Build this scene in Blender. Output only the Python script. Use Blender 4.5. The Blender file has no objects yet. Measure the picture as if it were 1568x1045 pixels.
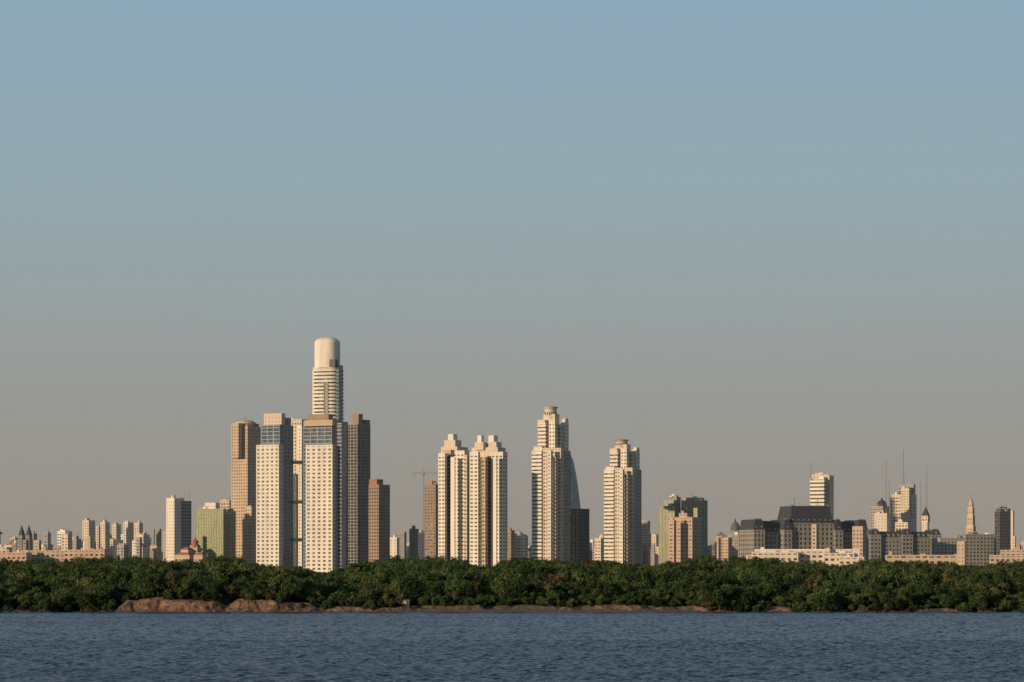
import bpy, math, random
import numpy as np
from mathutils import Vector
random.seed(7); rng=np.random.default_rng(11)
K=36/(100*1568.0); CAMZ=10.0; HOR=880.0
def X(px,D): return (px-784)*K*D
def Z(py,D): return CAMZ+(HOR-py)*K*D
PHI=math.radians(50); ELEV=math.radians(10)
scene=bpy.context.scene
# ------------------------------------------------------------------ materials
def newmat(name):
    m=bpy.data.materials.new(name); m.use_nodes=True
    nt=m.node_tree; b=nt.nodes['Principled BSDF']
    return m,nt,b
def N(nt,t,**kw):
    n=nt.nodes.new(t)
    for k,v in kw.items(): setattr(n,k,v)
    return n
def pos(nt): return N(nt,'ShaderNodeNewGeometry').outputs['Position']
def wallmat(name,col,var=0.18,rough=0.85,scale=0.08):
    m,nt,b=newmat(name)
    mp=N(nt,'ShaderNodeMapping'); mp.inputs['Scale'].default_value=(1,1,0.25)
    nt.links.new(pos(nt),mp.inputs[0])
    nz=N(nt,'ShaderNodeTexNoise'); nz.inputs['Scale'].default_value=scale; nz.inputs['Detail'].default_value=6; nz.inputs['Roughness'].default_value=0.7
    nt.links.new(mp.outputs[0],nz.inputs['Vector'])
    r=N(nt,'ShaderNodeValToRGB')
    r.color_ramp.elements[0].position=0.3; r.color_ramp.elements[1].position=0.7
    r.color_ramp.elements[0].color=(*[c*(1-var) for c in col],1)
    r.color_ramp.elements[1].color=(*[min(.85,c*(1+var*.6)) for c in col],1)
    nt.links.new(nz.outputs['Fac'],r.inputs[0]); nt.links.new(r.outputs[0],b.inputs['Base Color'])
    b.inputs['Roughness'].default_value=rough
    return m
def glassmat(name,dark,light,frac=0.25,rough=0.12,cell=(2.6,2.6,3.3)):
    m,nt,b=newmat(name)
    d=N(nt,'ShaderNodeVectorMath',operation='DIVIDE'); d.inputs[1].default_value=cell
    nt.links.new(pos(nt),d.inputs[0])
    f=N(nt,'ShaderNodeVectorMath',operation='FLOOR'); nt.links.new(d.outputs[0],f.inputs[0])
    w=N(nt,'ShaderNodeTexWhiteNoise'); nt.links.new(f.outputs[0],w.inputs['Vector'])
    r=N(nt,'ShaderNodeValToRGB'); r.color_ramp.elements[0].position=1-frac-.15; r.color_ramp.elements[1].position=1
    r.color_ramp.elements[0].color=(*dark,1); r.color_ramp.elements[1].color=(*light,1)
    nt.links.new(w.outputs['Value'],r.inputs[0]); nt.links.new(r.outputs[0],b.inputs['Base Color'])
    b.inputs['Roughness'].default_value=rough; b.inputs['IOR'].default_value=1.5
    return m
M={
'white':wallmat('white_painted_concrete',(.69,.615,.51)),
'cream':wallmat('cream_render',(.58,.48,.37)),
'tan':wallmat('tan_render',(.50,.37,.255)),
'beige':wallmat('beige_stone',(.45,.34,.24)),
'brown':wallmat('brown_brick',(.30,.21,.145)),
'pink':wallmat('pink_render',(.48,.33,.24)),
'grey':wallmat('grey_concrete',(.32,.30,.275)),
'stone':wallmat('grey_stone',(.25,.23,.195),.25),
'dgrey':wallmat('dark_grey_cladding',(.11,.11,.11)),
'slate':wallmat('slate_roof',(.038,.042,.048)),
'terra':wallmat('terracotta_cladding',(.34,.15,.075)),
'red':wallmat('red_tile_roof',(.32,.11,.07)),
'green':wallmat('green_panel',(.30,.31,.15)),
'olive':wallmat('olive_panel',(.28,.27,.17)),
'steel':wallmat('painted_steel',(.20,.16,.14)),
'copper':wallmat('copper_dome',(.09,.11,.10)),
'glass':glassmat('window_glass',(.03,.032,.034),(.26,.22,.17),.35),
'bglass':glassmat('blue_glass',(.04,.068,.10),(.10,.15,.19),.5,.08),
'sail':glassmat('deep_blue_glass',(.03,.055,.085),(.05,.085,.12),.5,.15),
'gglass':glassmat('green_glass',(.12,.14,.08),(.22,.24,.12),.6,.2),
'dglass':glassmat('dark_glass',(.022,.025,.028),(.09,.085,.075),.3,.15),
}
PART={'glass':'windows','bglass':'blue_windows','gglass':'green_windows','dglass':'dark_windows','sail':'curtain_wall'}
def mkmesh(name,verts,faces,mats,mi=None,smooth=False):
    me=bpy.data.meshes.new(name); me.from_pydata(verts,[],faces)
    for m in mats: me.materials.append(m)
    if mi is not None: me.polygons.foreach_set('material_index',mi)
    if smooth: me.polygons.foreach_set('use_smooth',[True]*len(faces))
    me.update(); return me
def link(name,me):
    o=bpy.data.objects.new(name,me); scene.collection.objects.link(o); return o
class Bld:
    def __init__(s,name): s.name=name; s.p={}; s.o=(0,0); s.a=0
    def frame(s,ox,oy,a=0): s.o=(ox,oy); s.a=math.radians(a)
    def T(s,x,y):
        c,n=math.cos(-s.a),math.sin(-s.a)
        return s.o[0]+c*x-n*y, s.o[1]+n*x+c*y
    def add(s,vs,fs,mat):
        V,F=s.p.setdefault(mat,([],[])); n=len(V)
        for x,y,z in vs:
            X_,Y_=s.T(x,y); V.append((X_,Y_,z))
        F.extend([tuple(i+n for i in f) for f in fs])
    def box(s,x0,x1,y0,y1,z0,z1,mat):
        s.add([(x0,y0,z0),(x1,y0,z0),(x1,y1,z0),(x0,y1,z0),(x0,y0,z1),(x1,y0,z1),(x1,y1,z1),(x0,y1,z1)],
          [(0,3,2,1),(4,5,6,7),(0,1,5,4),(1,2,6,5),(2,3,7,6),(3,0,4,7)],mat)
    def prism(s,pts,z0,z1,mat,top=None):
        top=top or pts; n=len(pts)
        s.add([(x,y,z0) for x,y in pts]+[(x,y,z1) for x,y in top],
          [tuple(range(n-1,-1,-1)),tuple(range(n,2*n))]+[(i,(i+1)%n,n+(i+1)%n,n+i) for i in range(n)],mat)
    def lathe(s,cx,cy,prof,mat,n=24):
        vs=[];fs=[]
        for r,z in prof:
            for i in range(n):
                t=2*math.pi*i/n; vs.append((cx+r*math.cos(t),cy+r*math.sin(t),z))
        for j in range(len(prof)-1):
            for i in range(n):
                fs.append((j*n+i,j*n+(i+1)%n,(j+1)*n+(i+1)%n,(j+1)*n+i))
        fs.append(tuple(range((len(prof)-1)*n,len(prof)*n)))
        s.add(vs,fs,mat)
    def mast(s,x,y,z0,z1,w=1.6,mat='steel',t=.28,step=4):
        n=max(2,int((z1-z0)/step))
        for sx in (-1,1):
            for sy in (-1,1):
                w0=w/2
                s.prism([(x+sx*w0-t,y+sy*w0-t),(x+sx*w0+t,y+sy*w0-t),(x+sx*w0+t,y+sy*w0+t),(x+sx*w0-t,y+sy*w0+t)],z0,z1,mat,
                  [(x+sx*.15-t*.6,y+sy*.15-t*.6),(x+sx*.15+t*.6,y+sy*.15-t*.6),(x+sx*.15+t*.6,y+sy*.15+t*.6),(x+sx*.15-t*.6,y+sy*.15+t*.6)])
        for i in range(n):
            f=i/n; ww=(w/2)*(1-f)+.15*f; z=z0+(z1-z0)*f
            s.box(x-ww,x+ww,y-ww,y+ww,z,z+.12,mat)
    def fac(s,x0,x1,y0,y1,z0,z1,wall='cream',glass='glass',fh=3.4,band=.5,bay=3.6,pier=.4,proud=.3,clutter=True,parapet=1.2):
        W=x1-x0; Dp=y1-y0
        s.box(x0+proud,x1-proud,y0+proud,y1-proud,z0,z1-.1,glass)
        n=max(1,int(round((z1-z0)/fh))); fh=(z1-z0)/n
        if band>0:
            for i in range(n):
                z=z0+i*fh; s.box(x0,x1,y0,y1,z,z+fh*band,wall)
        s.box(x0-.05,x1+.05,y0-.05,y1+.05,z1-parapet,z1,wall)
        if pier>0:
            e=.025; t=proud+.05
            nb=max(1,int(round(W/bay))); b=W/nb; pw=b*pier
            for i in range(nb+1):
                c=x0+i*b; a0=max(x0-e,c-pw/2); a1=min(x1+e,c+pw/2)
                s.box(a0,a1,y0-e,y0+t,z0,z1-parapet-.01,wall); s.box(a0,a1,y1-t,y1+e,z0,z1-parapet-.01,wall)
            nb=max(1,int(round(Dp/bay))); b=Dp/nb; pw=b*pier; e2=.04
            for i in range(nb+1):
                c=y0+i*b; a0=max(y0-e2,c-pw/2); a1=min(y1+e2,c+pw/2)
                s.box(x0-e2,x0+t,a0,a1,z0,z1-parapet-.02,wall); s.box(x1-t,x1+e2,a0,a1,z0,z1-parapet-.02,wall)
        if clutter and W>5 and Dp>5:
            for _ in range(random.randint(1,4)):
                w=random.uniform(1.5,min(6,W*.35)); d=random.uniform(1.5,min(6,Dp*.35)); h=random.uniform(1,3.6)
                cx=random.uniform(x0+1,x1-1-w); cy=random.uniform(y0+1,y1-1-d)
                s.box(cx,cx+w,cy,cy+d,z1-.2,z1+h,random.choice(['grey',wall,'white',wall]))
            if random.random()<.5:
                cx=random.uniform(x0+1,x1-1); cy=random.uniform(y0+1,y1-1); s.box(cx-.12,cx+.12,cy-.12,cy+.12,z1,z1+random.uniform(4,9),'steel')
    def blk(s,xl,xc,xr,yt,D,a=30,yb=None,depth=None,**kw):
        ar=math.radians(a)
        W=(xc-xl)*K*D/math.cos(ar)
        Dp=depth or ((xr-xc)*K*D/math.sin(ar) if a>3 and xr>xc else 18)
        s.frame(X(xc,D),D,a)
        z0=GZ if yb is None else Z(yb,D)-.6
        s.fac(-W,0,0,Dp,z0,Z(yt,D),**kw)
        return W,Dp
    def done(s,single=False):
        if single:
            V=[];F=[];mi=[];mats=[]
            for k,(v,f) in s.p.items():
                n=len(V); V+=v; F+=[tuple(i+n for i in q) for q in f]; mi+=[len(mats)]*len(f); mats.append(M[k])
            return link(s.name,mkmesh(s.name,V,F,mats,mi))
        e=bpy.data.objects.new(s.name,None); scene.collection.objects.link(e)
        for k,(v,f) in s.p.items():
            nm=PART.get(k, M[k].name)
            o=link(nm,mkmesh(nm,v,f,[M[k]])); o.parent=e
        return e
GZ=5.0
def simple(name,specs):
    b=Bld(name)
    for sp in specs:
        kw=dict(sp[-1]) if isinstance(sp[-1],dict) else {}
        ar=sp[:-1] if isinstance(sp[-1],dict) else sp
        b.blk(*ar,**kw)
    b.done(); return b
# ------------------------------------------------------------------ landmark buildings
for (l,c,r,t) in [(125,136,144,797),(147,151,156,806),(153,161,167,800),(171,178,184,803),(188,196,203,800),(205,213,218,801),(222,228,231,824),(104,112,116,826)]:
    simple('apartment_tower',[(l,c,r,t,3700+random.uniform(-100,200),35,dict(wall=random.choice(['cream','pink']),band=.55,pier=.55))])
simple('apartment_tower',[(253,267,276,763,2980,42,dict(wall='white',band=.6,pier=.6)),(264,275,291,767,3000,42,dict(wall='grey',glass='dglass',band=.4,pier=.3))])
simple('green_office_block',[(298,343,346,779,3050,20,dict(wall='green',glass='gglass',band=.35,pier=.2,bay=3)),
   (313,330,333,770,3056,20,779,10,dict(wall='white',band=.8,pier=.5,clutter=False)),(337,351,354,766,3120,20,dict(wall='cream'))])
# brown tower with arched crown
b=Bld('apartment_skyscraper'); kw=dict(wall='tan',band=.55,pier=.5,bay=3.3)
b.blk(352,379,397,653,3100,35,clutter=False,**kw); b.blk(353.5,365,370,648,3096,35,yb=700,clutter=False,**kw)
b.blk(386,390,396,649,3112,35,yb=700,clutter=False,**kw)
b.blk(345,352,360,783,3080,35,**kw); b.blk(375,385,392,776,3070,35,**kw)
b.frame(X(374,3100),3114,0); r=17*K*3100
b.lathe(0,0,[(r,Z(655,3100)),(r,Z(650,3100)),(r*.9,Z(646,3100)),(r*.6,Z(643.5,3100)),(r*.05,Z(642.5,3100))],'tan',20)
for i in range(20):
    t=i*math.pi/10; b.box(r*.97*math.cos(t)-.8,r*.97*math.cos(t)+.8,r*.97*math.sin(t)-.8,r*.97*math.sin(t)+.8,Z(653,3100),Z(648,3100),'dgrey')
b.box(-.4,.4,-.4,.4,Z(643,3100),Z(637,3100),'steel')
b.done()
# twin A
b=Bld('apartment_skyscraper'); 
b.blk(391,427,429,681,2700,22,depth=9,wall='white',glass='glass',fh=3.75,band=.52,bay=5.2,pier=.5,clutter=False)
b.blk(399,428,446,650,2709,25,wall='grey',glass='bglass',fh=3.6,band=.22,bay=7,pier=.12,clutter=False)
b.blk(403,431,436,633,2714,25,yb=650,wall='cream',band=.75,pier=.8,clutter=False)
b.blk(431,440,445,640,2722,25,yb=650,wall='grey',band=.6,clutter=False)
b.done()
# link
b=Bld('apartment_skyscraper')
b.blk(438,462,470,642,2860,28,wall='cream',fh=3.6,band=.5,pier=.5,bay=3)
b.blk(455,462,465,652,2790,28,wall='white',band=.7,pier=.7,clutter=False)
b.blk(446,454,456,726,2760,25,wall='dgrey',glass='dglass',band=.2,pier=.2,clutter=False)
for yy in (707,768,826):
    b.frame(X(455,2735),2735,0); b.box(-7,6,0,14,Z(yy+3,2735),Z(yy-1.5,2735),'cream')
b.done()
# twin B
b=Bld('apartment_skyscraper')
b.blk(467,509,511,681,2650,22,depth=9,wall='white',glass='glass',fh=3.75,band=.52,bay=5.2,pier=.5,clutter=False)
b.blk(463,508,530,644,2660,25,wall='grey',glass='bglass',fh=3.6,band=.25,bay=7,pier=.1,clutter=False)
b.blk(470,503,509,634,2668,25,yb=645,wall='brown',band=.7,pier=.8,clutter=False)
b.blk(464,509,511,643,2656,25,yb=651,depth=9,wall='beige',band=.9,pier=.9,clutter=False)
b.blk(516,523,529.5,648,2655,25,wall='grey',glass='bglass',fh=3.6,band=.35,bay=5,pier=.0,clutter=False)
b.done()
# tall round-topped tower
def rrect(w,d,r,n=8):
    pts=[]
    for cx,cy,t0 in ((w/2-r,-d/2+r,-90),(w/2-r,d/2-r,0),(-w/2+r,d/2-r,90),(-w/2+r,-d/2+r,180)):
        for i in range(n+1):
            t=math.radians(t0+90*i/n); pts.append((cx+r*math.cos(t),cy+r*math.sin(t)))
    return pts
b=Bld('round_topped_skyscraper'); D=2950; s=K*D
b.frame(X(499.5,D),D+18,20)
w=43*s; d=w*.72
zt=Z(562,D); b.prism(rrect(w-2.2,d-2.2,7),GZ,zt-.2,'glass')
n=58; fh=(zt-GZ)/n
for i in range(n):
    b.prism(rrect(w,d,8),GZ+i*fh,GZ+i*fh+fh*.56,'white')
b.prism(rrect(w+.1,d+.1,8),zt-1.3,zt,'white')
b.box(-w/2-.5,-w/2+9,-d*.2,d*.2,GZ,zt-2,'white')
b.box(w*.02,w*.06,-d/2-.25,-d/2+3,GZ,Z(585,D),'bglass')
b.box(w*.06+.01,w*.20,-d/2-.6,-d/2+3,GZ,Z(585,D),'olive')
b.box(w*.30,w/2+.6,-d*.30,d*.30,GZ,Z(558,D),'bglass')
for i in range(n): b.box(w*.29,w/2+1.6,-d*.33,d*.33,GZ+i*fh,GZ+i*fh+.9,'grey')
cw=39.5*s; cd=cw*.9; zc=Z(514.8,D)
R0=cw*.44
lay=[(zt,0),(Z(524,D),0)]
for t in (10,20,30,40,50,60,70,80,88): 
    q=math.radians(t); lay.append((Z(524,D)+(zc-Z(524,D))*math.sin(q), R0*.85*(1-math.cos(q))))
def rr2(o): return rrect(cw-2*o,cd-2*o,max(1,R0-o),14)
for (z0,a0),(z1,a1) in zip(lay,lay[1:]): b.prism(rr2(a0),z0,z1,'white',rr2(a1))
b.box(cw*.27,cw*.5+.2,-cd*.46,-cd*.1,zt+.1,Z(550,D),'dgrey')  # crown opening: its inner shade put in as a dark grey box
b.done()
simple('apartment_skyscraper',[(531,552,566,649,3010,33,dict(wall='stone',glass='dglass',band=.25,pier=.22,bay=4.4,clutter=False)),
   (539,549,555,634,3016,33,650,dict(wall='brown',band=.8,pier=.8,clutter=False)),(552,560,566,643,3022,33,650,dict(wall='dgrey',clutter=False))])
simple('apartment_tower',[(564,580,596,742,2900,33,dict(wall='brown',band=.5,pier=.5,glass='dglass')),(565,577,586,734,2906,33,742,dict(wall='terra',band=.9,pier=.6,clutter=False))])
simple('apartment_tower',[(650,667,672,742,3150,25,dict(wall='brown',band=.45,pier=.35)),(652,662,668,737,3156,25,742,dict(wall='brown',band=.9))])
# tower crane
b=Bld('tower_crane'); D=3300; b.frame(X(649,D),D,0); s=K*D
b.mast(0,0,GZ,Z(718,D),2.2,'steel',.22); 
zj=Z(725,D); b.box(-17*s,20*s,-.5,.5,zj-.25,zj+.2,'terra'); b.box(-14*s,16*s,-.2,.2,zj+1.5,zj+1.7,'terra')
for i in range(22): b.box(-17*s+i*37*s/22,-17*s+i*37*s/22+.2,-.3,.3,zj,zj+1.6,'terra')
b.box(-17*s,-12*s,-1,1,zj-3,zj-.2,'grey'); b.box(-1.3,1.3,-1.3,1.3,zj-3,zj-.3,'terra')
b.done()
# pair of residential towers with vertical white ribs
W=dict(wall='white',fh=3.5,band=.6,pier=.42,bay=4.0,clutter=False)
C=dict(wall='cream',fh=3.5,band=.8,pier=.9,clutter=False)
DK=dict(wall='brown',glass='dglass',fh=3.5,band=.2,pier=.1,clutter=False)
b=Bld('residential_tower'); D=2570
b.blk(671,681,684,694,D,28,**W); b.blk(675,690,700,698,D+8,28,**DK); b.blk(687,711,719,690,D+2,28,**W)
b.blk(710,715,719.5,697,D-2,28,**dict(W,wall='cream'))
b.blk(690,696,697,700,D-3,28,**dict(W,wall='white',band=.9,pier=.9))
b.blk(675,700,716,684,D+12,28,yb=700,**C); b.blk(680,697,706,674,D+18,28,yb=686,**C); b.blk(686,694,700,665,D+22,28,yb=676,**dict(C,wall='white'))
b.blk(678,690,696,689,D+4,28,yb=696,**dict(C,wall='beige'))
b.done()
b=Bld('residential_tower'); D=2530
b.blk(719,732,735,692,D,28,**W); b.blk(728,752,758,700,D+10,28,**DK); b.blk(752,770,777,692,D+2,28,**W)
b.blk(737,743,747,700,D+1,28,**dict(W,wall='beige')); b.blk(755,760,761,700,D-3,28,**dict(W,band=.9,pier=.9))
b.blk(722,762,774,685,D+14,28,yb=702,**C); b.blk(727,740,744,677,D+18,28,yb=688,**C); b.blk(742,760,768,677,D+18,28,yb=688,**C)
b.blk(731,737,741,667,D+22,28,yb=680,**dict(C,wall='white')); b.blk(748,756,762,667,D+22,28,yb=680,**dict(C,wall='white'))
b.done()
# stepped crown towers
def crown_tower(L,R,t,D,base):
    f=(R-L)/58.0
    def x(v): return L+(v-814)*f
    b=Bld('stepped_crown_skyscraper')
    Bn=dict(wall='white',fh=3.7,band=.6,pier=.0,bay=4,clutter=False)
    Br=dict(wall='cream',fh=3.7,band=.55,pier=.45,bay=3.4,clutter=False)
    Gr=dict(wall='grey',fh=3.7,band=.55,pier=.3,bay=3.6,clutter=False)
    b.blk(x(814),x(829),x(834),t(690),D+8,28,**Bn)
    b.blk(x(817),x(830),x(834),t(684),D+14,28,**Bn)
    b.blk(x(831),x(858),x(868),t(686),D,28,**Br)
    b.blk(x(856),x(864),x(873),t(690),D+6,28,**Gr)
    b.blk(x(838),x(843),x(846),t(690),D-7,28,**dict(Bn,wall='white',pier=.6,bay=6))
    b.blk(x(846),x(851),x(852),t(700),D-5,28,**dict(Bn,glass='dglass',band=.25,wall='grey'))
    b.blk(x(823),x(835),x(838),t(648),D+16,28,**Bn); b.blk(x(823),x(834),x(838),t(643),D+18,28,yb=t(650),**C)
    b.blk(x(833),x(858),x(866),t(650),D+14,28,**Br)
    b.blk(x(840),x(849),x(853),t(643),D+8,28,yb=t(690),**dict(Br,wall='white',pier=.5))
    b.blk(x(858),x(864),x(870),t(646),D+20,28,yb=t(690),**dict(Br,wall='white')); b.blk(x(860),x(865),x(869),t(641),D+22,28,yb=t(648),**C)
    b.blk(x(832),x(849),x(856),t(634),D+22,28,yb=t(652),**C)
    s=K*D*f; b.frame(X(x(843),D),D+30,0)
    b.lathe(0,0,[(11*s,Z(t(650),D)),(11*s,Z(t(636),D)),(9.2*s,Z(t(635.5),D)),(9.2*s,Z(t(628),D)),(9.8*s,Z(t(627.5),D)),(9.8*s,Z(t(626),D)),(8.2*s,Z(t(625.5),D)),(8,Z(t(621),D)),(2,Z(t(619),D))],'cream',24)
    for i in range(18):
        a=i*math.pi/9; b.box(9.25*s*math.cos(a)-.45,9.25*s*math.cos(a)+.45,9.25*s*math.sin(a)-.45,9.25*s*math.sin(a)+.45,Z(t(634),D),Z(t(629),D),'dgrey')
    b.done()
crown_tower(814,873,lambda y:y,2800,858)
def t2(y): return 671+(y-620)*(719-671)/(690-620)
crown_tower(925,982,t2,2760,862)
# sail-shaped glass tower
b=Bld('curved_glass_tower'); D=3150; b.frame(X(869,D),D,0); s=K*D
prof=[(2,695),(5,697),(9,706),(13,725),(16,745),(19,768),(21,790),(23,830),(24,890)]
for (x0,y0),(x1,y1) in zip(prof,prof[1:]):
    b.add([(0,0,Z(y0,D)),(x0*s,0,Z(y0,D)),(x1*s,0,Z(y1,D)),(0,0,Z(y1,D)),(0,25,Z(y0,D)),(x0*s,25,Z(y0,D)),(x1*s,25,Z(y1,D)),(0,25,Z(y1,D))],
      [(0,3,2,1),(4,5,6,7),(1,2,6,5),(0,4,7,3)],'sail')
for k in range(1,5): b.box(k*4.2*s,k*4.2*s+.2,-.25,.2,GZ,Z([0,700,706,722,750][k],D),'dgrey')
b.done()
simple('office_building',[(871,876,903,779,2850,55,dict(wall='dgrey',glass='dglass',band=.4,pier=.3)),(874,883,885,780,2842,20,dict(wall='terra',band=.6,pier=.6,clutter=False)),
  (868,877,880,788,2836,20,dict(wall='brown',band=.45))])
simple('office_building',[(981,992,996,798,3500,28,dict(wall='pink'))])
# mid-rise cluster
b=Bld('office_building'); D=2700
b.blk(1009,1033,1043,775,D+10,28,wall='olive',glass='gglass',band=.45,pier=.4); b.blk(1016,1032,1043,766,D+24,28,wall='grey',glass='gglass',clutter=False); b.blk(1022,1036,1043,761,D+30,28,wall='olive')
b.done()
b=Bld('office_building'); b.blk(1044,1073,1085,766,D+10,28,wall='olive',glass='gglass',band=.45,pier=.4); b.blk(1050,1068,1080,762,D+16,28,wall='grey',yb=768); b.blk(1062,1068,1076,778,D-24,28,wall='green',glass='gglass')
b.done()
simple('apartment_building',[(1031,1060,1076,792,2640,26,dict(wall='pink',band=.55,pier=.45)),(1024,1032,1036,797,2630,26,dict(wall='pink')),(1040,1052,1057,786,2646,26,792,dict(wall='pink'))])
# domed building
def dome(b,cx,cy,r,z0,h,mat):
    b.lathe(cx,cy,[(r,z0),(r,z0+h*.15)]+[(r*math.cos(t),z0+h*.15+h*.65*math.sin(t)) for t in [.3,.6,.9,1.2,1.4]]+[(r*.2,z0+h*.8),(r*.18,z0+h*.9),(r*.03,z0+h*1.1)],mat,20)
b=Bld('domed_building'); D=3500; b.blk(1108,1128,1142,824,D,28,wall='stone'); b.frame(X(1127,D),D+12,0)
b.lathe(0,0,[(8.5*K*D,Z(825,D)),(8.5*K*D,Z(813,D)),(7.5*K*D,Z(812.5,D))],'stone',20); dome(b,0,0,7.2*K*D,Z(813,D),18*K*D,'copper'); b.done()
# large ministry building with mansard roofs
b=Bld('ministry_building'); D=2600; s=K*D; A=-20
b.frame(X(1150,D),D-12,A)
Zb=lambda y:Z(y,D)
def mans(x0,x1,y0,y1,z0,z1,i=2.6):
    b.prism([(x0,y0),(x1,y0),(x1,y1),(x0,y1)],z0,z1,'slate',[(x0+i,y0+i),(x1-i,y0+i),(x1-i,y1-i),(x0+i,y1-i)])
    n=int((x1-x0)/5)
    for k in range(n):
        cx=x0+(k+.5)*(x1-x0)/n; b.box(cx-.9,cx+.9,y0+.4,y0+3,z0+.5,z0+3.4,'stone')
    for cx in (x0+i+1,x1-i-1,(x0+x1)/2): b.box(cx-.6,cx+.6,y0+i+1,y0+i+3,z1-.5,z1+1.0,'stone')
S=dict(wall='stone',glass='dglass',fh=4.3,band=.42,bay=4.2,pier=.5,proud=.5,clutter=False)
Lx=112
b.fac(0,Lx,0,24,GZ,Zb(815),**S); mans(.4,Lx-.4,.4,23.6,Zb(815),Zb(798))
b.fac(36,80,-5,26,GZ,Zb(801),**S); mans(36.4,79.6,-4.6,25.6,Zb(801),Zb(775))
for x0,x1 in ((-2,9),(28,36.3),(79.7,88),(Lx-9,Lx+2)):
    b.fac(x0,x1,-8,25,GZ,Zb(812),**S); mans(x0+.3,x1-.3,-7.7,24.7,Zb(812),Zb(796),1.6)
for i in range(10): b.box(38+i*4.2,38.4+i*4.2,-2,-1.6,Zb(777),Zb(771),'stone')
for x0 in (46,70): b.box(x0,x0+.6,8,8.6,Zb(777),Zb(762),'stone')
b.blk(1243,1250,1252,803,D-28,24,depth=6,wall='beige',band=.6,pier=.6,clutter=False)  # added strip: warmer wall colour and turned face stand in for a sunlit return
b.blk(1306,1321,1325,806,D-34,24,depth=12,wall='beige',band=.6,pier=.55,clutter=False)  # right pavilion's sunlit face, partly put into the beige wall colour
b.done()
b=Bld('ministry_podium'); D=2480
for (l,c,t,dd) in ((1143,1170,850,10),(1152,1222,846,0),(1216,1270,843,6),(1262,1308,847,-4),(1285,1323,853,-12)):
    b.blk(l,c,c+2,t,D+dd,12,depth=14,wall='cream',fh=4.5,band=.55,bay=5,pier=.4)
b.blk(1157,1316,1320,841,2500,6,depth=12,wall='white',band=.6,bay=5,pier=.3)
b.done()
b=Bld('office_tower'); D=3350
b.blk(1241,1262,1266,733,D,24,wall='white',glass='dglass',fh=4.6,band=.6,pier=.0); b.blk(1259,1270,1279,728,D+8,24,wall='cream',band=.9,pier=.6); b.blk(1244,1266,1270,727,D+14,24,wall='cream',band=.9,yb=735)
b.frame(X(1242,D),D+4,0); b.mast(0,0,Z(735,D),Z(708,D),1.2,'steel',.15); b.done()
b=Bld('office_tower'); D=3500
b.blk(1365,1396,1407,757,D,24,wall='cream',fh=4,band=.65,pier=.3); b.blk(1377,1399,1403,742,D+8,24,wall='grey',fh=4,band=.65,pier=.3); b.blk(1380,1392,1396,748,D-4,24,wall='cream',band=.8)
b.frame(X(1386,D),D+14,0); b.mast(0,0,Z(743,D),Z(688,D),1.4,'steel',.15); b.done()
for (x,t,dd) in ((1357,704,3400),(1419,711,3600),(1362,735,3450),(1410,738,3650)):
    b=Bld('radio_mast'); b.frame(X(x,dd),dd,0); b.mast(0,0,GZ,Z(t,dd),2.6,'terra' if x==1357 else 'steel',.14,6); b.done()
b=Bld('domed_building'); D=3450; b.blk(1334,1352,1364,775,D,30,wall='grey',glass='dglass'); b.frame(X(1352,D),D+10,0); dome(b,0,0,8*K*D,Z(776,D),13*K*D,'slate'); b.done()
simple('apartment_building',[(1340,1358,1367,786,3300,30,dict(wall='cream',band=.8,pier=.7)),(1372,1390,1398,800,3300,28,dict(wall='cream'))])
b=Bld('church_tower'); D=3400; s=K*D; b.blk(1412,1420,1424,800,D,28,wall='cream',band=.8,pier=.7,clutter=False); b.frame(X(1419,D),D+8,28)
b.fac(-4,4,-4,4,Z(800,D),Z(790,D),wall='cream',band=.5,clutter=False); b.prism([(-4,-4),(4,-4),(4,4),(-4,4)],Z(790,D),Z(776,D),'slate',[(-.2,-.2),(.2,-.2),(.2,.2),(-.2,.2)]); b.done()
b=Bld('long_government_building'); D=2750; b.frame(X(1334,D),D,-14)
L=112*K*D/math.cos(math.radians(14))
b.fac(0,L,0,20,GZ,Z(823,D),wall='stone',glass='dglass',fh=3.8,band=.5,bay=3.6,pier=.5,clutter=False); mans(.3,L-.3,.3,19.7,Z(823,D),Z(814,D),3)
for x0 in (0,L*.45,L*.86): b.fac(x0-1.5,x0+9,-3,21,GZ,Z(819,D),wall='stone',glass='dglass',fh=3.8,band=.5,clutter=False); mans(x0-1.2,x0+8.7,-2.7,20.7,Z(819,D),Z(811,D),2)
b.done()
b=Bld('government_annex'); D=2700; b.frame(X(1440,D),D,-16); b.fac(0,58,0,20,GZ,Z(824,D),wall='grey',glass='dglass',band=.5,pier=.6); b.fac(25,54,-3,18,GZ,Z(818,D),wall='stone',glass='dglass'); b.done()
b=Bld('waterfront_shed'); b.blk(1358,1476,1479,850,2450,5,depth=16,wall='beige',fh=5,band=.55,bay=6,pier=.35); b.done()
b=Bld('water_tower_block'); b.blk(1466,1477,1480,829,2440,24,wall='beige',band=.7,pier=.7,clutter=False); b.done()
b=Bld('clock_tower'); D=2950; s=K*D; b.frame(X(1487,D),D,30)
for (w,y0,y1) in ((14.5,885,806),(12,806,790),(10,790,778),(7,778,770)):
    h=w*s/2*.76; b.fac(-h,h,-h,h,Z(y0,D),Z(y1,D),wall='tan',band=.7,pier=.6,bay=3,clutter=False)
    b.box(-h-.5,h+.5,-h-.5,h+.5,Z(y1,D)-.9,Z(y1,D)-.1,'cream')
dome(b,0,0,2.8*s,Z(770,D),8*s,'beige'); b.box(-.2,.2,-.2,.2,Z(763,D),Z(757,D),'steel'); b.done()
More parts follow.
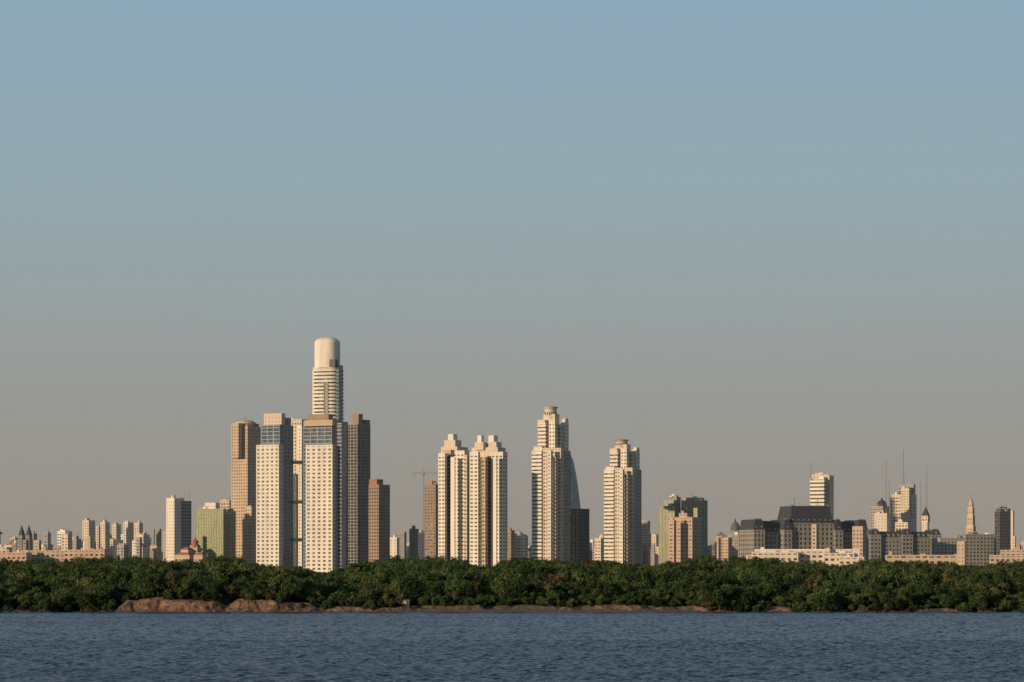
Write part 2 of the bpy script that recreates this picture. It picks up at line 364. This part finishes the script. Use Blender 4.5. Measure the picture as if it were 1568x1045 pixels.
simple('office_tower',[(1525,1531,1551,783,3100,60,dict(wall='dgrey',glass='dglass',band=.3,pier=.2)),(1548,1551,1554,782,3090,30,dict(wall='cream',band=.8,pier=.8,clutter=False)),(1527,1533,1549,779,3106,60,784,dict(wall='dgrey'))])  # dark wall colour gives the shaded front, cream strip the lit side
# church with spires
b=Bld('church'); D=3500; s=K*D; b.blk(24,40,48,827,D,30,wall='stone',clutter=False)
for px in (32,43):
    b.frame(X(px,D),D+6,30); b.fac(-3,3,-3,3,GZ,Z(820,D),wall='stone',clutter=False); b.prism([(-3,-3),(3,-3),(3,3),(-3,3)],Z(820,D),Z(804,D),'slate',[(-.2,-.2),(.2,-.2),(.2,.2),(-.2,.2)])
b.done()
b=Bld('ornate_house'); D=2350; s=K*D
for (l,c,r,t,dd) in ((266,290,296,850,0),(276,288,294,842,4),(290,302,306,836,8),(296,310,314,850,-4)):
    W_,Dp=b.blk(l,c,r,t,D+dd,28,wall='beige',band=.6,clutter=False); z=Z(t,D+dd)
    b.prism([(-W_-.4,-.4),(.4,-.4),(.4,Dp+.4),(-W_-.4,Dp+.4)],z,z+4*s,'red',[(-W_*.7,Dp*.4),(-W_*.3,Dp*.4),(-W_*.3,Dp*.6),(-W_*.7,Dp*.6)])
b.frame(X(297,D),D+10,0); b.lathe(0,0,[(2.2,Z(838,D)),(2.2,Z(831,D)),(3,Z(830.5,D)),(2.2,Z(828,D)),(.8,Z(825,D)),(.1,Z(822,D))],'red',14); b.done()
for (l,c,t,dd,wl) in ((-60,40,846,2500,'pink'),(30,100,843,2520,'beige'),(96,160,842,2500,'pink'),(1518,1620,850,2500,'pink'),(1535,1640,842,2560,'beige'),(-90,10,838,2600,'cream')):
    b=Bld('long_brick_warehouse'); b.blk(l,c,c+3,t,dd,8,depth=16,wall=wl,fh=4,band=.55,bay=4.5,pier=.45); b.done()
# ------------------------------------------------------------------ low-rise city
xs=np.arange(-330,1900,8.5)
for i,px in enumerate(xs):
    for k in range(2):
        p=px+random.uniform(-7,7); D=random.uniform(2950,4400) 
        w=random.uniform(6,22); 
        t=random.gauss(836,8) if random.random()<.82 else random.uniform(814,828)
        if 600<p<650 or 785<p<812 or 1085<p<1110: t-=5
        t=max(t,810)
        a=random.choice([22,28,33,40])
        b=Bld('low_rise_building')
        sd=random.uniform(.25,.7)*w
        b.blk(p-w/2,p-w/2+w*.68,p-w/2+w*.68+sd*.6,t,D,a,wall=random.choice(['cream','cream','pink','white','beige','grey','stone','brown']),fh=3.3,band=random.choice([.5,.6,.7]),bay=random.uniform(3,5),pier=random.choice([.3,.5,.7]))
        if random.random()<.12:
            b.frame(X(p,D),D+6,20); b.prism([(-5,-5),(5,-5),(5,5),(-5,5)],Z(t,D),Z(t,D)+4,'red',[(-1,-1),(1,-1),(1,1),(-1,1)])
        b.done(True)
# ------------------------------------------------------------------ terrain
hbx=[-2000,180,195,250,262,290,335,348,365,420,432,475,487,600,640,1070,1085,1155,1165,1205,1215,1390,1400,1450,1460,4000]
hby=[.7,.7,3.3,3.6,2.8,3.3,2.9,1.4,3.0,3.2,2.5,2.5,1.0,1.1,1.3,1.2,.5,.5,1.2,1.0,.5,.5,1.0,.9,.4,.4]
def topx(x): return 784+x/(K*760)
def wob(x): return 1.6*np.sin(x*.11+1)+1.0*np.sin(x*.27+2)+.6*np.sin(x*.73)
def hb(x): return np.interp(topx(x),hbx,hby)
def beachw(x): return np.interp(topx(x),[-500,600,640,1065,1080,2500],[1.5,2,8,7,1,1])
def fract(x,y):
    v=0;a=1.0;f=.35
    for i in range(7):
        v=v+a*np.sin(x*f*(1+.13*i)+1.7*i+1.3*np.sin(y*f*.9+i)+.8*np.sin(x*f*.57+2*i)+y*f*.6*math.sin(2.4*i)); a*=.6; f*=1.83
    return v/2.2
def gz(x,y):
    s=y-(752+wob(x))
    bw=beachw(x); h=hb(x)*(1+.12*fract(x*1.1,0*y))
    rag=1.5*fract(x*.9+40,y*1.1)
    z=np.where(s<0,np.maximum(s*.15,-3),np.minimum(s,bw)*.06)
    u=np.clip((s-bw-rag*.9)/3.6,0,1); z=z+h*(.55*u+.45*np.clip((u-.45)*3,0,1))*(s>0)+.32*fract(x*2.3,y*3.1)*np.clip(u*6,0,1)*(1-u*.6)
    z=z+np.clip(s-bw-2,0,2000)*.0048*(1+.15*np.sin(x*.02+y*.011))
    z=z+np.where(s>bw+2,.35*np.sin(x*.21+y*.13)*np.cos(y*.17-x*.05),0)
    return z
ys=np.concatenate([np.arange(738,775,.3),np.arange(775,900,3),np.arange(900,2000,14),np.array([2001,2200,2600,3200,4500,8000,20000,40000])])
xh=np.arange(-190,190,.3); xo=190+np.array([3,8,15,25,40,70,120,200,400,900,2000,5000,15000,40000])
xsn=np.concatenate([-xo[::-1],xh,xo])
GX,GY=np.meshgrid(xsn,ys); H=gz(GX,GY); H=np.where(GY>2000,5.2,H)
def gridmesh(name,GX,GY,H,mat,smooth=True):
    r,c=GX.shape; v=np.stack([GX,GY,H],-1).reshape(-1,3).astype(np.float32)
    idx=np.arange(r*c).reshape(r,c); q=np.stack([idx[:-1,:-1],idx[:-1,1:],idx[1:,1:],idx[1:,:-1]],-1).reshape(-1,4).astype(np.int32)
    me=bpy.data.meshes.new(name); me.vertices.add(len(v)); me.vertices.foreach_set('co',v.ravel())
    me.loops.add(q.size); me.loops.foreach_set('vertex_index',q.ravel())
    me.polygons.add(len(q)); me.polygons.foreach_set('loop_start',np.arange(0,q.size,4,dtype=np.int32))
    if smooth: me.polygons.foreach_set('use_smooth',np.ones(len(q),bool))
    me.update(calc_edges=True); me.materials.append(mat); return link(name,me)
m,nt,bs=newmat('earth_and_grass')
P=pos(nt); sep=N(nt,'ShaderNodeSeparateXYZ'); nt.links.new(P,sep.inputs[0])
nz=N(nt,'ShaderNodeTexNoise'); nz.inputs['Scale'].default_value=.7; nz.inputs['Detail'].default_value=8; nz.inputs['Roughness'].default_value=.75; nt.links.new(P,nz.inputs['Vector'])
er=N(nt,'ShaderNodeValToRGB'); er.color_ramp.elements[0].position=.40; er.color_ramp.elements[0].color=(.055,.032,.018,1); er.color_ramp.elements[1].position=.62; er.color_ramp.elements[1].color=(.27,.155,.10,1)
nt.links.new(nz.outputs['Fac'],er.inputs[0])
gr=N(nt,'ShaderNodeValToRGB'); gr.color_ramp.elements[0].position=.35; gr.color_ramp.elements[0].color=(.03,.04,.015,1); gr.color_ramp.elements[1].position=.7; gr.color_ramp.elements[1].color=(.09,.09,.035,1)
nt.links.new(nz.outputs['Fac'],gr.inputs[0])
mr=N(nt,'ShaderNodeMapRange'); mr.inputs['From Min'].default_value=758; mr.inputs['From Max'].default_value=766; nt.links.new(sep.outputs['Y'],mr.inputs['Value'])
mx=N(nt,'ShaderNodeMix',data_type='RGBA'); nt.links.new(mr.outputs[0],mx.inputs['Factor']); nt.links.new(er.outputs[0],mx.inputs['A']); nt.links.new(gr.outputs[0],mx.inputs['B'])
nt.links.new(mx.outputs['Result'],bs.inputs['Base Color']); bs.inputs['Roughness'].default_value=.95
bp=N(nt,'ShaderNodeBump'); bp.inputs['Strength'].default_value=1; bp.inputs['Distance'].default_value=.6; nt.links.new(nz.outputs['Fac'],bp.inputs['Height']); nt.links.new(bp.outputs[0],bs.inputs['Normal'])
gridmesh('ground',GX,GY,H,m)
# ------------------------------------------------------------------ water
yw=np.concatenate([[-3000,-800,-200,0,60,120,180],np.arange(230,430,.4),np.arange(430,772,.75)])
U=np.linspace(-1,1,1000); uo=np.array([1.05,1.2,1.6,2.5,5,12,40,150]); U=np.concatenate([-uo[::-1],U,uo])
GX=U[None,:]*(np.maximum(yw,180)[:,None]*.20+14); GY=np.repeat(yw[:,None],len(U),1)
Hh=np.zeros_like(GX)
for i in range(54):
    wl=.7*(3.2/.7)**rng.random(); th=math.radians(64+rng.normal()*34); k=2*math.pi/wl; ph=rng.random()*6.28
    amp=.0135*wl*.48
    c=np.sin(k*(GX*math.cos(th)+GY*math.sin(th))+ph); Hh+=amp*(c+.25*c*c)
mask=(np.abs(U)[None,:]<=1)&(yw[:,None]>=230); Hh=Hh*mask*np.clip((772-GY)/40,.25,1)
m,nt,bs=newmat('river_water')
P=pos(nt)
n1=N(nt,'ShaderNodeTexNoise'); n1.inputs['Scale'].default_value=2.4; n1.inputs['Detail'].default_value=5; nt.links.new(P,n1.inputs['Vector'])
bp=N(nt,'ShaderNodeBump'); bp.inputs['Strength'].default_value=.8; bp.inputs['Distance'].default_value=.18; nt.links.new(n1.outputs['Fac'],bp.inputs['Height']); nt.links.new(bp.outputs[0],bs.inputs['Normal'])
mp=N(nt,'ShaderNodeMapping'); mp.inputs['Scale'].default_value=(.006,.03,1); nt.links.new(P,mp.inputs[0])
n2=N(nt,'ShaderNodeTexNoise'); n2.inputs['Scale'].default_value=1; n2.inputs['Detail'].default_value=4; nt.links.new(mp.outputs[0],n2.inputs['Vector'])
cr=N(nt,'ShaderNodeValToRGB'); cr.color_ramp.elements[0].position=.35; cr.color_ramp.elements[0].color=(.010,.012,.034,1); cr.color_ramp.elements[1].position=.7; cr.color_ramp.elements[1].color=(.014,.021,.050,1)
nt.links.new(n2.outputs['Fac'],cr.inputs[0]); nt.links.new(cr.outputs[0],bs.inputs['Base Color'])
rr_=N(nt,'ShaderNodeMapRange'); rr_.inputs['From Min'].default_value=.3; rr_.inputs['From Max'].default_value=.7; rr_.inputs['To Min'].default_value=.08; rr_.inputs['To Max'].default_value=.17
nt.links.new(n2.outputs['Fac'],rr_.inputs['Value']); nt.links.new(rr_.outputs[0],bs.inputs['Specular IOR Level'])
bs.inputs['Roughness'].default_value=.2; bs.inputs['IOR'].default_value=1.33
gridmesh('river_water',GX,GY,Hh,m)
# ------------------------------------------------------------------ trees
def leafmat(name,cols,tr=.25):
    m,nt,b=newmat(name)
    oi=N(nt,'ShaderNodeObjectInfo'); cr=N(nt,'ShaderNodeValToRGB'); cr.color_ramp.interpolation='LINEAR'
    el=cr.color_ramp.elements
    while len(el)<len(cols): el.new(.5)
    for i,(p,c) in enumerate(cols): el[i].position=p; el[i].color=(*c,1)
    nt.links.new(oi.outputs['Random'],cr.inputs[0])
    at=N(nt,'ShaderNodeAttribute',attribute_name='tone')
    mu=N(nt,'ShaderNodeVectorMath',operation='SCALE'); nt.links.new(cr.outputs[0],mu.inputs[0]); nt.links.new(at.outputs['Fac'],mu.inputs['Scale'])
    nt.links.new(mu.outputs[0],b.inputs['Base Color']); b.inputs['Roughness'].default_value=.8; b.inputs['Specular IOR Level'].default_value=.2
    tb=N(nt,'ShaderNodeBsdfTranslucent'); nt.links.new(mu.outputs[0],tb.inputs[0])
    ms=N(nt,'ShaderNodeMixShader'); ms.inputs[0].default_value=tr; nt.links.new(b.outputs[0],ms.inputs[1]); nt.links.new(tb.outputs[0],ms.inputs[2])
    nt.links.new(ms.outputs[0],nt.nodes['Material Output'].inputs[0]); return m
LEAF=leafmat('foliage',[(0,(.022,.042,.014)),(.3,(.038,.066,.020)),(.6,(.058,.090,.027)),(.86,(.092,.115,.034)),(.965,(.098,.095,.038)),(1,(.10,.062,.034))])
BARK=wallmat('bark',(.09,.065,.045))
def tree(name,h,rad,nclump,nleaf,ls,trunkh,flat=1.0,cone=False,seed=0):
    r=np.random.default_rng(seed); V=[];F=[];mi=[];tone=[]
    def limb(p0,p1,r0,r1,n=6):
        p0=np.array(p0,float);p1=np.array(p1,float); d=p1-p0; d/=np.linalg.norm(d); a=np.cross(d,[.3,.9,.1]); a/=np.linalg.norm(a); c=np.cross(d,a); base=len(V)
        for p,rr in ((p0,r0),(p1,r1)):
            for i in range(n):
                t=2*math.pi*i/n; V.append(tuple(p+rr*(a*math.cos(t)+c*math.sin(t))))
        for i in range(n): F.append((base+i,base+(i+1)%n,base+n+(i+1)%n,base+n+i)); mi.append(1); tone.append(1)
    top=(r.normal()*.2,r.normal()*.2,h*.6); limb((0,0,-1),(top[0]*.5,top[1]*.5,trunkh),h*.03,h*.022); limb((top[0]*.5,top[1]*.5,trunkh),top,h*.022,h*.01)
    cl=[]
    for i in range(nclump):
        t=r.random()*6.28; zz=trunkh+(h-trunkh)*(.08+.84*r.random()); f=(zz-trunkh)/(h-trunkh)
        env=(1-f)*1.0+.12 if cone else math.sqrt(max(.05,1-(2*f-.75)**2/1.7))
        rr=rad*env*math.sqrt(r.random())*.85
        c=np.array([rr*math.cos(t),rr*math.sin(t),zz]); cr_=rad*(.20+.22*r.random())*(.75 if cone else 1)
        cl.append((c,cr_,r.uniform(.65,1.35))); limb((0,0,trunkh+(zz-trunkh)*.3),tuple(c),h*.011,h*.004,4)
    w=np.array([c[1]**2 for c in cl]); w/=w.sum()
    for i in range(nleaf):
        c,cr_,tn=cl[r.choice(nclump,p=w)]
        d=r.normal(size=3); d/=np.linalg.norm(d); 
        p=c+d*cr_*(r.random()**.35)*np.array([1,1,.75*flat])*(1+.3*abs(r.normal())*(r.random()<.35))
        nn=d+r.normal(size=3)*.8+np.array([0,0,.3]); nn/=np.linalg.norm(nn); a=np.cross(nn,r.normal(size=3)); a/=np.linalg.norm(a); e=np.cross(nn,a)
        s=ls*r.uniform(.6,1.3); b0=len(V)
        for u,v in ((-1,-.6),(.9,-.8),(1.1,.6),(-.7,.9)): V.append(tuple(p+a*u*s/2+e*v*s/2))
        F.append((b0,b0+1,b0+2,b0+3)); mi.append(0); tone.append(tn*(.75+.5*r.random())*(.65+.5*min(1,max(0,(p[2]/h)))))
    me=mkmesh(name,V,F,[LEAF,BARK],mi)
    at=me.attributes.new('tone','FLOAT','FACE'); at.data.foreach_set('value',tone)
    return bpy.data.objects.new(name,me)
tc=bpy.data.collections.new('tree_variants')
variants=[]
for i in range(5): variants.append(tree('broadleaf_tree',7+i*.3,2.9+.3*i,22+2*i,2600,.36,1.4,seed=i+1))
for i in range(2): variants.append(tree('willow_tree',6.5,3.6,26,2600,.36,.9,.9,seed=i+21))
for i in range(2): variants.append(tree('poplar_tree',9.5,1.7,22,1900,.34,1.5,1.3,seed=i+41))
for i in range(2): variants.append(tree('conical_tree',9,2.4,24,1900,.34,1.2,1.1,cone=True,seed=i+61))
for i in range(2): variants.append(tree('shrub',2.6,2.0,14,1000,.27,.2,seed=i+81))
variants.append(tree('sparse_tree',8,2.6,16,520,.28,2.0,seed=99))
for i,o in enumerate(variants): o.name='%02d_%s'%(i,o.name); tc.objects.link(o)
lx=[-400,0,100,165,200,240,270,310,340,400,450,500,560,650,700,750,800,850,900,950,1000,1050,1100,1200,1300,1330,1400,1500,1568,2000]
ly=[857,859,858,849,847,851,862,858,849,868,873,882,864,852,859,872,855,861,858,866,867,858,850,857,870,856,860,870,861,857]
pts=[];idx=[];sc=[];rot=[]
def addt(x,y,k,s,jit=7):
    g=float(gz(np.array(x),np.array(y))); p=784+x/(K*y)
    h=[7,7.3,7.6,7.9,8.2,6.5,6.5,9.5,9.5,9,9,2.6,2.6,8][k]
    zt=CAMZ+(HOR-np.interp(p,lx,ly)+random.triangular(-7,jit,-1))*K*y
    if g+h*s>zt: s=max(.25,(zt-g)/h)
    pts.append((x,y,g-.1)); idx.append(k); sc.append((s*random.uniform(.8,1.15),s*random.uniform(.8,1.15),s)); rot.append((random.uniform(-.06,.06),random.uniform(-.06,.06),random.uniform(0,6.28)))
y=752.0
while y<1780:
    sp=2.3 if y<775 else (3.7 if y<860 else 5.6+ (y-860)*.002)
    half=.215*y+12; x=-half
    while x<half:
        xx=x+random.uniform(-.5,.5)*sp; yy=y+random.uniform(-.5,.5)*sp; x+=sp
        s_=yy-(752+float(wob(xx))); px=topx(xx); H_=float(hb(xx)); bw=float(beachw(xx))
        lim=bw+2.4 if H_>.9 else .6
        if s_<lim: continue
        clr=math.sin(xx*.05+1.3)+math.sin(yy*.06+xx*.02)+math.sin(xx*.13+yy*.03)
        den=math.sin(xx*.31)+math.sin(xx*.117+2)+math.sin(yy*.2+xx*.08)
        if abs(px-617)<13 and s_<bw+9: continue
        if yy<790:
            if s_<lim+6:
                if random.random()<.16 and H_<.9 : k=random.choice([0,1,5,6]); s=random.uniform(.45,.85)
                else: k=random.choice([11,12]); s=random.uniform(.3,1.0)
                if H_>2 and random.random()<.35: continue
            else:
                if random.random()<.5-.25*den: k=random.choice([11,12]); s=random.uniform(.5,1.5)
                else: k=random.choice([0,1,2,3,4,5,6,13]); s=random.uniform(.3,.9)
        else:
            if clr>1.3 and yy<1100:
                k=random.choice([11,12]); s=random.uniform(.5,1.3)
            else:
                k=random.choice([0,1,2,3,4,0,1,2,3,4,5,6,7,8,9,10,13]); s=random.triangular(.35,1.35,.6)*(1+.3*min(1,(yy-790)/700))
        addt(xx,yy,k,s)
    y+=sp
for r_ in range(5):
    y=1690+r_*22; x=-.24*y
    while x<.24*y:
        addt(x,y+random.uniform(-6,6),random.choice([0,1,2,3,4,4,3,5,6,9]),random.uniform(1.1,2.2)); x+=random.uniform(3.5,7.5)
print('TREES',len(pts))
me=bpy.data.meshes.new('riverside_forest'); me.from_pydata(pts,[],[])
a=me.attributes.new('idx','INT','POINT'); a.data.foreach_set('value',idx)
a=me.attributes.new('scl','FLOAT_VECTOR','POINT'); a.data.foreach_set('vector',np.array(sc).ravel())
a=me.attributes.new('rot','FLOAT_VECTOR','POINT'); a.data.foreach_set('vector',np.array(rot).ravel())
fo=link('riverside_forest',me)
ng=bpy.data.node_groups.new('forest','GeometryNodeTree')
ng.interface.new_socket('Geometry',in_out='INPUT',socket_type='NodeSocketGeometry'); ng.interface.new_socket('Geometry',in_out='OUTPUT',socket_type='NodeSocketGeometry')
gi=ng.nodes.new('NodeGroupInput'); go=ng.nodes.new('NodeGroupOutput')
ip=ng.nodes.new('GeometryNodeInstanceOnPoints'); ci=ng.nodes.new('GeometryNodeCollectionInfo')
ci.inputs['Collection'].default_value=tc; ci.inputs['Separate Children'].default_value=True; ci.inputs['Reset Children'].default_value=True
def na(nm,t):
    n=ng.nodes.new('GeometryNodeInputNamedAttribute'); n.data_type=t; n.inputs['Name'].default_value=nm; return n.outputs['Attribute']
L=ng.links.new
L(gi.outputs[0],ip.inputs['Points']); L(ci.outputs[0],ip.inputs['Instance']); ip.inputs['Pick Instance'].default_value=True
L(na('idx','INT'),ip.inputs['Instance Index']); L(na('scl','FLOAT_VECTOR'),ip.inputs['Scale'])
e2=ng.nodes.new('FunctionNodeEulerToRotation'); L(na('rot','FLOAT_VECTOR'),e2.inputs[0]); L(e2.outputs[0],ip.inputs['Rotation'])
L(ip.outputs[0],go.inputs[0])
md=fo.modifiers.new('forest','NODES'); md.node_group=ng
# ------------------------------------------------------------------ riverside hut
b=Bld('riverside_hut'); D=763; b.frame(X(617,D),D,10); g=float(gz(np.array(X(617,D)),np.array(D+1.0)))
b.fac(-1.7,1.7,0,2.6,g-.6,g+2.0,wall='dgrey',glass='dglass',fh=2.4,band=.35,bay=1.8,pier=.2,proud=.12,clutter=False,parapet=.3)
b.prism([(-1.9,-.3),(1.9,-.3),(1.9,2.9),(-1.9,2.9)],g+2.01,g+2.35,'slate',[(-1.8,1.1),(1.8,1.1),(1.8,1.5),(-1.8,1.5)])
b.box(-.9,1.0,-.1,-.06,g+.9,g+1.6,'grey'); b.done()
# ------------------------------------------------------------------ thin haze over the land
hz=Bld('haze'); M['haze']=bpy.data.materials.new('haze_air'); mh=M['haze']; mh.use_nodes=True; nt=mh.node_tree; nt.nodes.clear()
vo=nt.nodes.new('ShaderNodeOutputMaterial'); vs_=nt.nodes.new('ShaderNodeVolumeScatter'); vs_.inputs['Density'].default_value=2.3e-5; vs_.inputs['Color'].default_value=(.86,.93,1,1); nt.links.new(vs_.outputs[0],vo.inputs['Volume'])
hz.box(-6000,6000,1300,7000,-20,500,'haze'); hz.done(True)
# ------------------------------------------------------------------ light, sky, camera
S=Vector((-math.sin(PHI)*math.cos(ELEV),-math.cos(PHI)*math.cos(ELEV),math.sin(ELEV)))
sl=bpy.data.lights.new('sun','SUN'); sl.energy=4.5; sl.angle=math.radians(.5); sl.color=(1,.77,.51)
so=bpy.data.objects.new('sun',sl); so.rotation_euler=(-S).to_track_quat('-Z','Y').to_euler(); so.location=(0,0,500); scene.collection.objects.link(so)
w=bpy.data.worlds.new('World'); scene.world=w; w.use_nodes=True; nt=w.node_tree
bg=nt.nodes['Background']; STR=.1; bg.inputs['Strength'].default_value=STR
sk=N(nt,'ShaderNodeTexSky',sky_type='NISHITA'); sk.sun_disc=False; sk.sun_elevation=ELEV; sk.sun_rotation=math.radians(230); sk.dust_density=2; sk.ozone_density=2
tx=N(nt,'ShaderNodeTexCoord'); sp=N(nt,'ShaderNodeSeparateXYZ'); nt.links.new(tx.outputs['Generated'],sp.inputs[0])
def lin(c): return [((v/255+.055)/1.055)**2.4 for v in c]
cr=N(nt,'ShaderNodeValToRGB'); el=cr.color_ramp.elements
stops=[(0,(151,141,131)),(.03,(151,146,138)),(.06,(150,151,147)),(.095,(149,161,163)),(.135,(146,168,177)),(.20,(140,169,188)),(.6,(105,140,175))]
while len(el)<len(stops): el.new(.5)
for i,(p,c) in enumerate(stops): el[i].position=p; el[i].color=(*lin(c),1)
nt.links.new(sp.outputs['Z'],cr.inputs[0])
ml=N(nt,'ShaderNodeVectorMath',operation='SCALE'); ml.inputs['Scale'].default_value=1/STR; nt.links.new(cr.outputs[0],ml.inputs[0])
mr=N(nt,'ShaderNodeMapRange'); mr.inputs['From Min'].default_value=.25; mr.inputs['From Max'].default_value=.7; mr.inputs['To Min'].default_value=.97; mr.inputs['To Max'].default_value=.2
nt.links.new(sp.outputs['Z'],mr.inputs['Value'])
mx=N(nt,'ShaderNodeMix',data_type='RGBA'); nt.links.new(mr.outputs[0],mx.inputs['Factor']); nt.links.new(sk.outputs[0],mx.inputs['A']); nt.links.new(ml.outputs[0],mx.inputs['B'])
nt.links.new(mx.outputs['Result'],bg.inputs['Color'])
ZOOM=1; CX=784; CY=522.5
cd=bpy.data.cameras.new('camera'); cd.lens=100*ZOOM; cd.sensor_width=36; cd.shift_y=(HOR-CY)/1568*ZOOM; cd.shift_x=(CX-784)/1568*ZOOM; cd.clip_end=60000; cd.clip_start=1
co=bpy.data.objects.new('camera',cd); co.location=(0,0,CAMZ); co.rotation_euler=(math.pi/2,0,0); scene.collection.objects.link(co); scene.camera=co
scene.view_settings.view_transform='Standard'; scene.view_settings.look='None'; scene.view_settings.exposure=0
